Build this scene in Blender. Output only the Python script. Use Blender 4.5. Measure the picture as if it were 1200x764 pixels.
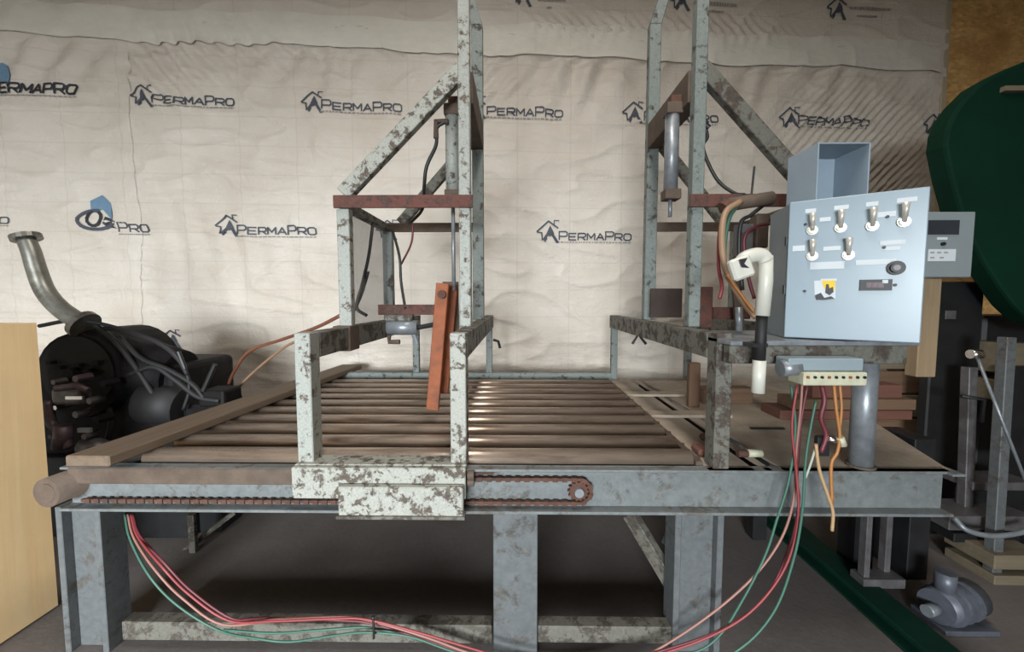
import bpy, bmesh, math, random
from mathutils import Vector, Matrix, noise
random.seed(7)
for o in list(bpy.data.objects): bpy.data.objects.remove(o)
S = bpy.context.scene
COL = S.collection
V = Vector
# ------------------------------------------------------------------ camera
HC = 1.76; F = 480.0
cd = bpy.data.cameras.new('camera'); cam = bpy.data.objects.new('camera', cd); COL.objects.link(cam)
cd.sensor_width = 36; cd.lens = 36 * F / 1200; cd.clip_start = 0.05
cam.location = (0, 0, HC)
cam.rotation_euler = (math.radians(90) - math.atan(32 / F), 0, math.atan(6 / F))
S.camera = cam
RM = cam.rotation_euler.to_matrix()
# ------------------------------------------------------------------ world, lights, exposure
w = bpy.data.worlds.new('world'); S.world = w; w.use_nodes = True
w.node_tree.nodes['Background'].inputs[0].default_value = (0.80, 0.90, 1.0, 1)
w.node_tree.nodes['Background'].inputs[1].default_value = 0.6
def area(name, loc, target, sx, sy, power, col):
    l = bpy.data.lights.new(name, 'AREA'); l.shape = 'RECTANGLE'; l.size = sx; l.size_y = sy; l.energy = power; l.color = col
    o = bpy.data.objects.new(name, l); COL.objects.link(o); o.location = loc
    o.rotation_euler = (V(target) - V(loc)).to_track_quat('-Z', 'Y').to_euler(); return o
area('daylight_door', (-1.2, -8.8, 2.6), (-1.0, 5, 1.6), 5.4, 2.2, 2900, (0.89, 0.96, 1.0))
area('roof_light', (0.45, 0.9, 5.46), (0.45, 0.9, 0), 0.7, 2.4, 110, (1.0, 0.95, 0.88))
S.view_settings.view_transform = 'Standard'; S.view_settings.look = 'None'
S.view_settings.gamma = 1; S.view_settings.use_curve_mapping = False
S.view_settings.exposure = 0.22

# ------------------------------------------------------------------ helpers
def ray(px, py): return RM @ V(((px - 600) / F, (382 - py) / F, -1))
def on_plane(px, py, p0, n):
    d = ray(px, py); o = V((0, 0, HC)); n = V(n)
    return o + d * ((V(p0) - o).dot(n) / d.dot(n))
def at(px, py, Y): return on_plane(px, py, (0, Y, 0), (0, 1, 0))
def lin(c):
    return tuple(((x / 255) / 12.92 if x <= 10 else ((x / 255 + .055) / 1.055) ** 2.4) for x in c)
class MB:
    def __init__(s): s.v = []; s.f = []; s.m = []; s.mi = 0
    def add(s, vs, fs):
        b = len(s.v); s.v += [tuple(x) for x in vs]; s.f += [tuple(b + i for i in f) for f in fs]; s.m += [s.mi] * len(fs); return s
    def box(s, a, b):
        x0, x1 = sorted((a[0], b[0])); y0, y1 = sorted((a[1], b[1])); z0, z1 = sorted((a[2], b[2]))
        return s.add([(x0,y0,z0),(x1,y0,z0),(x1,y1,z0),(x0,y1,z0),(x0,y0,z1),(x1,y0,z1),(x1,y1,z1),(x0,y1,z1)],
                     [(0,3,2,1),(4,5,6,7),(0,1,5,4),(1,2,6,5),(2,3,7,6),(3,0,4,7)])
    def obox(s, c, ax, ay, az):          # centre and three half-axes
        c = V(c); ax = V(ax); ay = V(ay); az = V(az)
        vs = [c + ax*i + ay*j + az*k for k in (-1,1) for (i,j) in ((-1,-1),(1,-1),(1,1),(-1,1))]
        fs = [(0,3,2,1),(4,5,6,7),(0,1,5,4),(1,2,6,5),(2,3,7,6),(3,0,4,7)]
        if ax.cross(ay).dot(az) < 0: fs = [f[::-1] for f in fs]
        return s.add(vs, fs)
    def bar(s, p, q, wd, h, up=(0,0,1)):  # wd across, h along up
        p = V(p); q = V(q); d = (q - p); L = d.length; d.normalize(); up = V(up)
        a = d.cross(up)
        if a.length < 1e-4: a = d.cross(V((0,1,0)))
        a.normalize(); u = a.cross(d).normalized()
        return s.obox((p+q)/2, d*(L/2), a*(wd/2), u*(h/2))
    def tube(s, pts, r, n=8, caps=True):
        pts = [V(p) for p in pts]; rs = r if isinstance(r, (list, tuple)) else [r]*len(pts)
        b = len(s.v); N = len(pts); prev = None
        for i, p in enumerate(pts):
            t = (pts[min(i+1,N-1)] - pts[max(i-1,0)])
            if t.length < 1e-9: t = V((0,0,1))
            t.normalize()
            if prev is None:
                a = t.cross(V((0,0,1)))
                if a.length < .05: a = t.cross(V((1,0,0)))
            else:
                a = prev - t * prev.dot(t)
            a.normalize(); prev = a; c = t.cross(a)
            for k in range(n):
                th = 2*math.pi*k/n
                s.v.append(tuple(p + (a*math.cos(th) + c*math.sin(th))*rs[i]))
        for i in range(N-1):
            for k in range(n):
                s.f.append((b+i*n+k, b+i*n+(k+1)%n, b+(i+1)*n+(k+1)%n, b+(i+1)*n+k)); s.m.append(s.mi)
        if caps:
            s.f.append(tuple(b+k for k in range(n))[::-1]); s.m.append(s.mi)
            s.f.append(tuple(b+(N-1)*n+k for k in range(n))); s.m.append(s.mi)
        return s
    def prism(s, pts, d):                # polygon points extruded by vector d
        pts = [V(p) for p in pts]; d = V(d); n = len(pts)
        nn = V((0,0,0))
        for i in range(n): nn += pts[i].cross(pts[(i+1)%n])
        if nn.dot(d) > 0: pts = pts[::-1]
        vs = pts + [p + d for p in pts]
        fs = [tuple(range(n)), tuple(range(2*n-1, n-1, -1))]
        for i in range(n): j = (i+1)%n; fs.append((j, i, n+i, n+j))
        return s.add(vs, fs)
    def build(s, name, mat, parent=None, bevel=0, smooth=False, seg=1):
        me = bpy.data.meshes.new(name)
        c = V((0,0,0))
        lo = V([min(v[i] for v in s.v) for i in range(3)]); hi = V([max(v[i] for v in s.v) for i in range(3)])
        c = V(((lo.x+hi.x)/2, (lo.y+hi.y)/2, lo.z))
        me.from_pydata([V(v) - c for v in s.v], [], s.f)
        ms = mat if isinstance(mat, (list, tuple)) else [mat]
        for m_ in ms: me.materials.append(m_)
        for p, i in zip(me.polygons, s.m): p.material_index = i; p.use_smooth = smooth and len(p.vertices) <= 4
        me.update()
        o = bpy.data.objects.new(name, me); COL.objects.link(o)
        o.location = c
        if parent is not None:
            o.parent = parent; o.location = c - world_loc(parent)
        if bevel:
            b = o.modifiers.new('bevel', 'BEVEL'); b.width = bevel; b.segments = seg; b.limit_method = 'ANGLE'
        return o
def world_loc(o):
    l = o.location.copy()
    while o.parent: o = o.parent; l += o.location
    return l
def tag(o, label=None, cat=None, group=None, kind=None):
    if label: o['label'] = label
    if cat: o['category'] = cat
    if group: o['group'] = group
    if kind: o['kind'] = kind
    return o
def thing(name, loc, label, cat, group=None):
    o = bpy.data.objects.new(name, None); COL.objects.link(o); o.location = loc; o.empty_display_size = .1
    return tag(o, label, cat, group)
def smooth_path(pts, n=6):
    pts = [V(p) for p in pts]; out = []
    P = [pts[0]*2-pts[1]] + pts + [pts[-1]*2-pts[-2]]
    for i in range(1, len(P)-2):
        a, b, c, d = P[i-1:i+3]
        for k in range(n):
            t = k/n
            out.append(0.5*((2*b) + (c-a)*t + (2*a-5*b+4*c-d)*t*t + (3*b-a-3*c+d)*t**3))
    out.append(pts[-1]); return out
def disc(c, r, nrm, th, n=20):
    c = V(c); nrm = V(nrm).normalized(); return [c - nrm*th/2, c + nrm*th/2], r, n

# ------------------------------------------------------------------ materials
def newmat(name):
    m = bpy.data.materials.new(name); m.use_nodes = True
    nt = m.node_tree; b = nt.nodes['Principled BSDF']; return m, nt, b
def pos(nt, scale=(1,1,1)):
    g = nt.nodes.new('ShaderNodeNewGeometry'); mp = nt.nodes.new('ShaderNodeMapping'); mp.inputs['Scale'].default_value = scale
    nt.links.new(g.outputs['Position'], mp.inputs['Vector']); return mp.outputs[0]
def noi(nt, vec, scale, detail=4, rough=.6, dist=0):
    n = nt.nodes.new('ShaderNodeTexNoise'); n.inputs['Scale'].default_value = scale; n.inputs['Detail'].default_value = detail
    n.inputs['Roughness'].default_value = rough; n.inputs['Distortion'].default_value = dist
    nt.links.new(vec, n.inputs['Vector']); return n.outputs['Fac']
def ramp(nt, fac, stops):
    r = nt.nodes.new('ShaderNodeValToRGB'); e = r.color_ramp.elements
    while len(e) < len(stops): e.new(.5)
    for el, (p, c) in zip(e, stops):
        el.position = p; el.color = (*c, 1) if len(c) == 3 else c
    nt.links.new(fac, r.inputs[0]); return r.outputs[0]
def mixc(nt, fac, a, b, mode='MIX'):
    m = nt.nodes.new('ShaderNodeMix'); m.data_type = 'RGBA'; m.blend_type = mode
    if hasattr(fac, 'links'): nt.links.new(fac, m.inputs[0])
    else: m.inputs[0].default_value = fac
    for i, x in ((6, a), (7, b)):
        if hasattr(x, 'links'): nt.links.new(x, m.inputs[i])
        else: m.inputs[i].default_value = (*x, 1)
    return m.outputs[2]
def bump(nt, b, h, strength, dist=.01):
    n = nt.nodes.new('ShaderNodeBump'); n.inputs['Strength'].default_value = strength; n.inputs['Distance'].default_value = dist
    nt.links.new(h, n.inputs['Height']); nt.links.new(n.outputs[0], b.inputs['Normal'])
def plain(name, rgb, rough=.5, metal=0, var=.25, scale=12, bmp=.1, dirt=None, stretch=(1,1,1)):
    m, nt, b = newmat(name); c = lin(rgb); v = pos(nt, stretch)
    n = noi(nt, v, scale, 5, .65)
    col = ramp(nt, n, [(.25, tuple(x*(1-var) for x in c)), (.75, tuple(min(1, x*(1+var)) for x in c))])
    if dirt:
        n2 = noi(nt, v, scale*.35, 6, .7)
        k = ramp(nt, n2, [(.5, (0,0,0)), (.68, (1,1,1))])
        col = mixc(nt, k, col, lin(dirt))
    nt.links.new(col, b.inputs['Base Color']); b.inputs['Roughness'].default_value = rough; b.inputs['Metallic'].default_value = metal
    if bmp: bump(nt, b, n, bmp)
    return m
def painted(name, paint, rust, amt=.5, scale=9, rough=.55, mid=None):
    """chipped paint over rust; amt = share of rust"""
    m, nt, b = newmat(name); v = pos(nt)
    n = noi(nt, v, scale, 8, .72, .3); nf = noi(nt, v, scale*5, 4, .6)
    p = lin(paint); r = lin(rust); e = .5 + (amt-.5)*.5
    pc = ramp(nt, nf, [(.3, tuple(x*.78 for x in p)), (.7, tuple(min(1,x*1.1) for x in p))])
    rc = ramp(nt, nf, [(.3, tuple(x*.5 for x in r)), (.7, tuple(x*1.3 for x in r))])
    k = ramp(nt, n, [(max(0, 1-e-.62+.5-.03), (1,1,1)), (max(.02, 1-e-.62+.5+.03), (0,0,0))]) if False else ramp(nt, n, [(e-.03, (1,1,1)), (e+.03, (0,0,0))])
    col = mixc(nt, k, pc, rc)
    nt.links.new(col, b.inputs['Base Color'])
    rr = ramp(nt, k, [(0, (rough,)*3), (1, (.85,)*3)]); nt.links.new(rr, b.inputs['Roughness'])
    bump(nt, b, n, .35, .006); return m
def wood(name, a, bcol, axis='x', scale=5, rough=.75, bmp=.25):
    m, nt, b = newmat(name)
    st = {'x': (.25, 6, 6), 'y': (6, .25, 6), 'z': (6, 6, .25)}[axis]
    v = pos(nt, st); n = noi(nt, v, scale, 6, .65, .8)
    v2 = pos(nt); n2 = noi(nt, v2, 3, 4)
    c1 = ramp(nt, n, [(.3, lin(bcol)), (.65, lin(a))])
    c2 = mixc(nt, n2, c1, tuple(x*.75 for x in lin(a)))
    nt.links.new(c2, b.inputs['Base Color']); b.inputs['Roughness'].default_value = rough; bump(nt, b, n, bmp); return m
M = {}
M['white_chip'] = painted('chipped_white_paint', (148,150,143), (88,76,66), .36, 20)
M['white_worn'] = painted('worn_white_paint', (152,152,143), (86,77,68), .43, 20)
M['grey_paint'] = painted('grey_green_paint', (114,121,117), (72,68,62), .36, 14)
M['dim_paint'] = painted('dull_grey_paint', (98,97,89), (70,61,53), .46, 12)
M['beam'] = painted('beam_grey', (106,110,110), (94,92,88), .36, 6, .45)
M['leg'] = painted('leg_grey', (90,93,94), (80,78,75), .36, 7, .5)
M['bar_dirty'] = painted('dirty_bar', (102,99,90), (72,66,58), .48, 12)
M['rust'] = plain('rust', (80,52,41), .85, 0, .35, 22, .3, (62,47,40))
M['rust_red'] = painted('red_rust', (92,54,45), (74,54,47), .45, 18, .8)
M['rust_dark'] = plain('dark_rust', (84,70,59), .8, 0, .3, 14, .3, (74,58,48))
M['orange'] = plain('orange_rust', (132,70,36), .7, 0, .25, 14, .2, (100,54,32))
M['steel_roll'] = plain('worn_roller_steel', (158,140,125), .26, .6, .22, 10, .04, (122,102,88), (.5,4,4))
M['deck'] = plain('dusty_deck', (166,152,136), .7, .05, .2, 5, .2, (138,124,110))
M['deck_strip'] = plain('deck_strip', (160,146,130), .7, .1, .25, 8, .2)
M['dark'] = plain('black_steel', (30,30,31), .5, .2, .4, 8, .15)
M['blackhole'] = plain('hole_shade_black', (20,18,17), .8, 0, .3, 8, 0)  # near-black colour stands in for the shade inside slots and openings
M['rubber'] = plain('black_rubber', (24,23,24), .65, 0, .3, 12, .05)
M['enc'] = plain('enclosure_grey', (130,146,156), .33, 0, .05, 3, .0)
M['enc_side'] = plain('enclosure_side_grey', (128,140,146), .45, 0, .08, 4, .0)
M['enc_box'] = plain('open_box_grey', (140,154,166), .45, 0, .08, 5, .0)
M['disp'] = plain('panel_grey', (122,130,132), .5, 0, .06, 4, 0)
M['chrome'] = plain('chrome', (215,212,205), .2, 1, .08, 10, 0)
M['galv'] = plain('galvanised', (128,132,136), .38, .35, .3, 14, .08)
M['label'] = plain('label_white', (192,198,202), .6, 0, .03, 5, 0)
M['black'] = plain('matt_black', (26,26,30), .5, 0, .1, 5, 0)
M['yellow'] = plain('warning_yellow', (214,180,40), .6, 0, .1, 6, 0)
M['screen'] = plain('screen', (46,50,56), .2, 0, .1, 6, 0)
M['pvc'] = plain('pvc_white', (190,188,177), .4, 0, .06, 6, 0)
M['cream'] = plain('cream_plastic', (176,174,150), .5, 0, .15, 20, 0, None)
M['green_m'] = plain('machine_green', (3,40,27), .75, 0, .2, 3, .03)
M['green_d'] = plain('dark_green', (12,44,34), .6, 0, .3, 5, .1)
M['gusset'] = plain('brown_black_plate', (58,46,41), .8, 0, .3, 12, .2)
M['switch'] = plain('switch_metal', (206,200,190), .3, .45, .05, 10, 0)
M['block_w'] = wood('weathered_block', (150,128,100), (120,98,72), 'z')
M['exh'] = plain('exhaust_steel', (128,126,118), .38, .7, .3, 12, .1, (84,78,68))
M['eng'] = plain('engine_black', (22,20,21), .6, .1, .5, 9, .3, (40,36,35))
M['eng_grey'] = plain('engine_grey', (98,95,96), .45, .4, .4, 12, .2)
M['purple'] = plain('dull_purple_metal', (86,72,76), .5, .3, .4, 12, .2)
M['cast'] = plain('blue_grey_casting', (92,95,104), .45, .3, .3, 10, .15)
M['plank'] = wood('grey_brown_plank', (116,98,80), (82,67,54), 'y')
M['plank_x'] = wood('brown_plank', (116,90,68), (84,62,46), 'x')
M['stake'] = wood('stake_wood', (116,88,68), (88,64,48), 'z')
M['stake_r'] = wood('red_stake_wood', (120,72,54), (92,54,40), 'z')
M['red_board'] = wood('reddish_board', (112,72,58), (80,52,42), 'x')
M['ply'] = wood('pale_plywood', (255,222,170), (248,204,146), 'z', 2.2, .7, .1)
M['ply_b'] = wood('brown_plywood', (250,212,160), (238,192,134), 'z', 2.2, .7, .1)
M['tan'] = wood('tan_timber', (122,110,90), (92,82,66), 'x')
for n_, c_ in dict(w_red=(132,52,54), w_green=(56,94,80), w_salmon=(142,100,90), w_pale=(160,164,150), w_orange=(158,106,56), w_dkred=(96,38,46), w_brown=(112,70,52), w_black=(32,32,32), w_peach=(168,138,102), w_tan=(140,112,88)).items():
    M[n_] = plain(n_, c_, .5, 0, .08, 8, 0)
def sheet_mat():
    m, nt, b = newmat('cloudy_plastic_sheet'); b.inputs['Base Color'].default_value = (*lin((120,120,122)), 1); b.inputs['Roughness'].default_value = .5
    t = nt.nodes.new('ShaderNodeBsdfTransparent'); mx = nt.nodes.new('ShaderNodeMixShader'); mx.inputs[0].default_value = .38
    nt.links.new(t.outputs[0], mx.inputs[1]); nt.links.new(b.outputs[0], mx.inputs[2]); nt.links.new(mx.outputs[0], nt.nodes['Material Output'].inputs[0]); return m
M['sheet'] = sheet_mat()
for k_ in ('green_m', 'green_d', 'eng'): M[k_].node_tree.nodes['Principled BSDF'].inputs['Specular IOR Level'].default_value = .15
# liner: pale woven film with faint scrim grid
def liner_mat():
    m, nt, b = newmat('insulation_liner'); v = pos(nt)
    n = noi(nt, v, .9, 5, .6); n2 = noi(nt, v, 26, 4, .7)
    c = ramp(nt, n, [(.3, lin((202,190,176))), (.7, lin((222,213,202)))])
    sx = nt.nodes.new('ShaderNodeSeparateXYZ'); nt.links.new(v, sx.inputs[0])
    def lines(out, period, wd):
        a = nt.nodes.new('ShaderNodeMath'); a.operation = 'PINGPONG'; a.inputs[1].default_value = period/2
        nt.links.new(out, a.inputs[0])
        k = nt.nodes.new('ShaderNodeMath'); k.operation = 'LESS_THAN'; k.inputs[1].default_value = wd
        nt.links.new(a.outputs[0], k.inputs[0]); return k.outputs[0]
    lx = lines(sx.outputs[0], .60, .006); lz = lines(sx.outputs[2], .31, .005)
    mx = nt.nodes.new('ShaderNodeMath'); mx.operation = 'MAXIMUM'; nt.links.new(lx, mx.inputs[0]); nt.links.new(lz, mx.inputs[1])
    ml = nt.nodes.new('ShaderNodeMath'); ml.operation = 'MULTIPLY'; ml.inputs[1].default_value = .16; nt.links.new(mx.outputs[0], ml.inputs[0])
    c = mixc(nt, ml.outputs[0], c, lin((150,138,124)))
    sm = noi(nt, pos(nt, (.5, .5, 2.2)), 1.4, 6, .7)          # dirt smudges low on the sheet
    zr = nt.nodes.new('ShaderNodeMapRange'); zr.inputs[1].default_value = 1.5; zr.inputs[2].default_value = .9
    nt.links.new(sx.outputs[2], zr.inputs[0])
    k = ramp(nt, sm, [(.42, (0,0,0)), (.62, (1,1,1))])
    kk = nt.nodes.new('ShaderNodeMath'); kk.operation = 'MULTIPLY'; nt.links.new(zr.outputs[0], kk.inputs[0]); nt.links.new(k, kk.inputs[1])
    k2 = nt.nodes.new('ShaderNodeMath'); k2.operation = 'MULTIPLY'; k2.inputs[1].default_value = .55; nt.links.new(kk.outputs[0], k2.inputs[0])
    c = mixc(nt, k2.outputs[0], c, lin((124,104,90)))
    nt.links.new(c, b.inputs['Base Color']); b.inputs['Roughness'].default_value = .42
    wv = noi(nt, pos(nt, (1, 1, 3)), 7, 6, .7, 1.2)
    w2 = noi(nt, pos(nt, (2.2, 1, 1.2)), 3.2, 5, .65, 2.0); ad = nt.nodes.new('ShaderNodeMath'); ad.operation = 'ADD'
    nt.links.new(wv, ad.inputs[0]); nt.links.new(w2, ad.inputs[1]); bump(nt, b, ad.outputs[0], .4, .035); return m
M['liner'] = liner_mat()
M['tape'] = plain('liner_tape', (222,216,204), .42, 0, .06, 7, .9, None, (1,1,2))
M['ink'] = plain('logo_ink', (74,78,88), .6, 0, .15, 30, 0)
M['ink_dark'] = plain('logo_ink_dark', (44,46,52), .6, 0, .15, 30, 0)
M['ink_blue'] = plain('logo_ink_blue', (104,134,158), .6, 0, .15, 20, 0)
M['ink_faint'] = plain('logo_ink_faint', (148,142,138), .6, 0, .1, 30, 0)
def floor_mat():
    m, nt, b = newmat('dark_concrete'); v = pos(nt); n = noi(nt, v, 1.4, 7, .65); n2 = noi(nt, v, 30, 4, .7)
    c = ramp(nt, n, [(.3, lin((92,86,83))), (.7, lin((126,119,115)))])
    c = mixc(nt, n2, c, tuple(x*.7 for x in lin((108,99,94))))
    nt.links.new(c, b.inputs['Base Color']); b.inputs['Roughness'].default_value = .75; bump(nt, b, n2, .2); return m
M['floor'] = floor_mat()
def osb_mat():
    m, nt, b = newmat('strand_board'); v = pos(nt, (1, 1, 2.2)); t = nt.nodes.new('ShaderNodeTexVoronoi'); t.inputs['Scale'].default_value = 16
    nt.links.new(v, t.inputs['Vector'])
    c = ramp(nt, t.outputs['Color'], [(.1, lin((200,156,92))), (.9, lin((236,194,130)))])
    n = noi(nt, pos(nt), 2.0, 5); k = ramp(nt, n, [(.45, (0,0,0)), (.7, (1,1,1))]); c = mixc(nt, k, c, lin((180,132,76)))
    nt.links.new(c, b.inputs['Base Color']); b.inputs['Roughness'].default_value = .8; bump(nt, b, t.outputs['Distance'], .2); return m
M['osb'] = osb_mat()
M['plaster'] = plain('ceiling_liner', (190,184,174), .8, 0, .08, 2, 0)
M['trim'] = wood('pale_trim', (196,184,160), (170,152,124), 'z')

# ------------------------------------------------------------------ setting
ANG = math.atan(.07); UD = V((math.cos(ANG), math.sin(ANG), 0)); WN = V((math.sin(ANG), -math.cos(ANG), 0)); WO = V((0, 4.73, 0))
def wall_uv(px, py): p = on_plane(px, py, WO, WN); return (p - WO).dot(UD), p.z
def wall_pt(u, v, d=0): return WO + UD*u + V((0,0,v)) + WN*d
U1 = wall_uv(1107, 60)[0]
SEAM0 = wall_uv(20, 47); SEAM1 = wall_uv(1090, 89)
def seam(u): t = (u-SEAM0[0])/(SEAM1[0]-SEAM0[0]); return SEAM0[1] + (SEAM1[1]-SEAM0[1])*t + .02*math.sin(u*2.1) + .01*math.sin(u*7)
def wdisp(u, v):
    d = .020*noise.noise((u*.8, v*.8, 1)) + .008*noise.noise((u*2.6, v*2.6, 5))
    s = seam(u)
    if v > s: d += .028*math.exp(-(v-s)*1.2)
    else:                                   # folds hanging from the seam
        k = math.exp(-((s-v)/.45)**2)*max(0, noise.noise((u*.7, 3.1, 9))+.35)
        d += .042*k*math.sin(u*16 + (s-v)*7 + 3*noise.noise((u*1.5, v*1.2, 2)))
    def blob(cu, cv, ru, rv): return math.exp(-((u-cu)/ru)**2 - ((v-cv)/rv)**2)
    for (cx, cy, rx, ry, a, sl, per) in BL:
        d += 2.2*a*blob(cx, cy, rx, ry)*math.sin((u + sl*v)*2*math.pi/per + 1.5*noise.noise((u*2, v*2, 4)))
    r = noise.noise((u*1.3 + v*2.0, v*3.4 - u*.6, 11)); d += .028*(1-abs(r))**8
    return d
BL = []
for (px, py, rx, ry, a, sl, per) in ((1005,155,.75,.5,.011,-.9,.11), (1040,215,.5,.4,.010,-1.0,.10), (690,37,.7,.14,.010,1.0,.13), (850,38,.7,.14,.008,1.0,.13),
                                     (190,85,.5,.4,.012,.8,.22), (280,60,.6,.25,.010,.9,.2), (560,95,.6,.3,.008,-.9,.2), (260,300,1.0,.5,.007,.15,.30), (230,40,.9,.2,.008,.4,.18)):
    u, v = wall_uv(px, py); BL.append((u, v, rx, ry, a, sl, per))
UL = -6.6; ZT = 5.55
nu, nv = 500, 240
mb = MB(); vs = []
for j in range(nv+1):
    for i in range(nu+1):
        u = UL + (U1-UL)*i/nu; v = ZT*j/nv; vs.append(wall_pt(u, v, wdisp(u, v)))
fs = [(j*(nu+1)+i, j*(nu+1)+i+1, (j+1)*(nu+1)+i+1, (j+1)*(nu+1)+i) for j in range(nv) for i in range(nu)]
mb.add(vs, fs)
wall = mb.build('wall_back', M['liner'], smooth=True)
tag(wall, 'pale wrinkled insulation liner wall printed with house logos', kind='structure')
# right stretch of strand board, with an edge trim
ub = U1 + 2.3
o = MB().prism([wall_pt(U1, 0, -.02), wall_pt(ub, 0, -.02), wall_pt(ub, ZT, -.02), wall_pt(U1, ZT, -.02)], -WN*.04).build('wall_right', M['osb'])
tag(o, 'brown strand board wall section beside the pale liner', kind='structure')
o = MB().prism([wall_pt(U1-.035, 0, .03), wall_pt(U1+.025, 0, .03), wall_pt(U1+.025, ZT, .03), wall_pt(U1-.035, ZT, .03)], -WN*.07).build('trim_1', M['trim'], bevel=.004)
tag(o, 'pale wooden strip where liner meets strand board', kind='structure')
o = MB().box((-6.7,-5,-.1), (7.3,6,0)).build('floor', M['floor']); tag(o, 'dark oily concrete floor', kind='structure')
o = MB().box((-6.7,-5,5.5), (7.3,6,5.6)).build('ceiling', M['plaster']); tag(o, kind='structure')
o = MB().box((-6.7,-5,0), (-6.6,6,5.5)).build('wall_left', M['plaster']); tag(o, kind='structure')
o = MB().box((7.2,-5,0), (7.3,6,5.5)).build('wall_side', M['plaster']); tag(o, kind='structure')
o = MB().box((-6.6,-5.1,0), (-4.5,-5,5.5)).box((0.2,-5.1,0), (7.2,-5,5.5)).box((-4.5,-5.1,2.6), (0.2,-5,5.5)).build('wall_front', M['plaster']); tag(o, kind='structure')

# printed logos ---------------------------------------------------------
GLY = {'P': [[(0,0),(0,1),(.82,1),(1,.86),(1,.56),(.82,.42),(0,.42)]], 'E': [[(.95,0),(0,0),(0,1),(.95,1)], [(0,.5),(.85,.5)]],
       'R': [[(0,0),(0,1),(.82,1),(1,.86),(1,.56),(.82,.42),(0,.42)], [(.5,.42),(1,0)]], 'M': [[(0,0),(0,1),(.5,.3),(1,1),(1,0)]],
       'A': [[(0,0),(.5,1),(1,0)], [(.22,.33),(.78,.33)]], 'O': [[(.2,0),(0,.2),(0,.8),(.2,1),(.8,1),(1,.8),(1,.2),(.8,0),(.2,0)]]}
def put2d(mb, pts, faces, d=.012):
    pts3 = [wall_pt(u, v, wdisp(u, v) + d) for u, v in pts]; mb.add(pts3, faces)
def strip(mb, pts, wd):
    seg = []
    for (a, b) in zip(pts, pts[1:]):
        n = max(1, int(math.hypot(b[0]-a[0], b[1]-a[1])/.03))
        seg += [((a[0]+(b[0]-a[0])*i/n, a[1]+(b[1]-a[1])*i/n), (a[0]+(b[0]-a[0])*(i+1)/n, a[1]+(b[1]-a[1])*(i+1)/n)) for i in range(n)]
    for (a, b) in seg:
        a = V((*a, 0)); b = V((*b, 0)); t = (b-a).normalized(); n = V((-t.y, t.x, 0))*wd/2; e = t*wd*.25
        q = [a-e-n, b+e-n, b+e+n, a-e+n]; put2d(mb, [(p.x, p.y) for p in q], [(0,1,2,3)])
def tagline(mb, u0, u1, v, h):
    n = 22; u = u0
    while u < u1:
        wd = random.uniform(.4, 1.3)*(u1-u0)/n
        put2d(mb, [(u, v), (min(u+wd, u1), v), (min(u+wd, u1), v+h), (u, v+h)], [(0,1,2,3)]); u += wd + (u1-u0)/n*.28
def house(px, py, hw, ink='ink'):
    u, v = wall_uv(px, py); s = abs(wall_uv(px+hw, py)[0]-u)
    mb = MB()
    def P(x, y): return (u+x*s, v+y*s)
    strip(mb, [P(-1.0,-.05), P(-.05,.8), P(.75,.25)], .13*s)
    strip(mb, [P(.42,.48), P(.42,.85), P(.8,.82)], .08*s)
    strip(mb, [P(-.95,-.1), P(-.6,-.15), P(-.55,-.75)], .12*s)
    strip(mb, [P(-.35,-.85), P(-.2,-.6)], .14*s)
    put2d(mb, [P(-.25,-.3), P(.05,-.45), P(.45,-.25), P(.3,.1), P(.1,.45), P(-.05,.15)], [(0,1,2,3,4,5)], .013)
    put2d(mb, [P(.12,-.2), P(.4,-.25), P(.85,-.95), P(.6,-1.0)], [(0,1,2,3)], .013)
    put2d(mb, [P(-.2,-.2), P(0,-.3), P(-.35,-.8), P(-.55,-.7)], [(0,1,2,3)], .013)
    mb.build('logo_print', M[ink], wall)
def word(x0, x1, yc, body='PermaPro', ink='ink', line=True, bold=.19, shear=0):
    a = wall_uv(x0, yc); b = wall_uv(x1, yc); L = b[0]-a[0]
    tot = sum((1.16 if ch.isupper() else 1.06) + .26 for ch in body) - .26; k = L/tot
    mb = MB(); u = a[0]; vv = a[1] - .5*k
    for ch in body:
        h = (1.15 if ch.isupper() else .9)*k; wd = (1.16 if ch.isupper() else 1.06)*k
        for line_ in GLY[ch.upper()]:
            strip(mb, [(u + x*wd + shear*y*h, vv + y*h) for x, y in line_], bold*k)
        u += wd + .26*k
    tag(mb.build('logo_print', M[ink], wall), kind='stuff')
    if line:
        mb = MB(); tagline(mb, a[0]-.02*L, b[0], vv-.42*k, .16*k); tag(mb.build('tagline_print', M['ink_faint'], wall), kind='stuff')
house(168, 112, 14); word(181, 274, 117)
house(368, 120, 14); word(379, 471, 125)
house(558, 126, 14); word(571, 659, 131)
house(742, 132, 13); word(754, 840, 138)
house(925, 138, 13); word(934, 1016, 142)
house(1091, 146, 12)
house(268, 264, 14); word(279, 371, 270)
house(643, 271, 14); word(655, 739, 277)
house(455, 269, 13)
house(202, 397, 13)
house(612, -4, 13); house(796, 2, 13); house(979, 11, 13)
for a_, b_, c_ in ((630, 662, 3), (810, 862, 8), (992, 1040, 14)):
    u0, v0 = wall_uv(a_, c_); u1, _ = wall_uv(b_, c_); mb = MB(); tagline(mb, u0, u1, v0, .03); tagline(mb, u0+.1, u1-.15, v0-.07, .02); mb.build('tagline_print', M['ink_faint'], wall)
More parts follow.
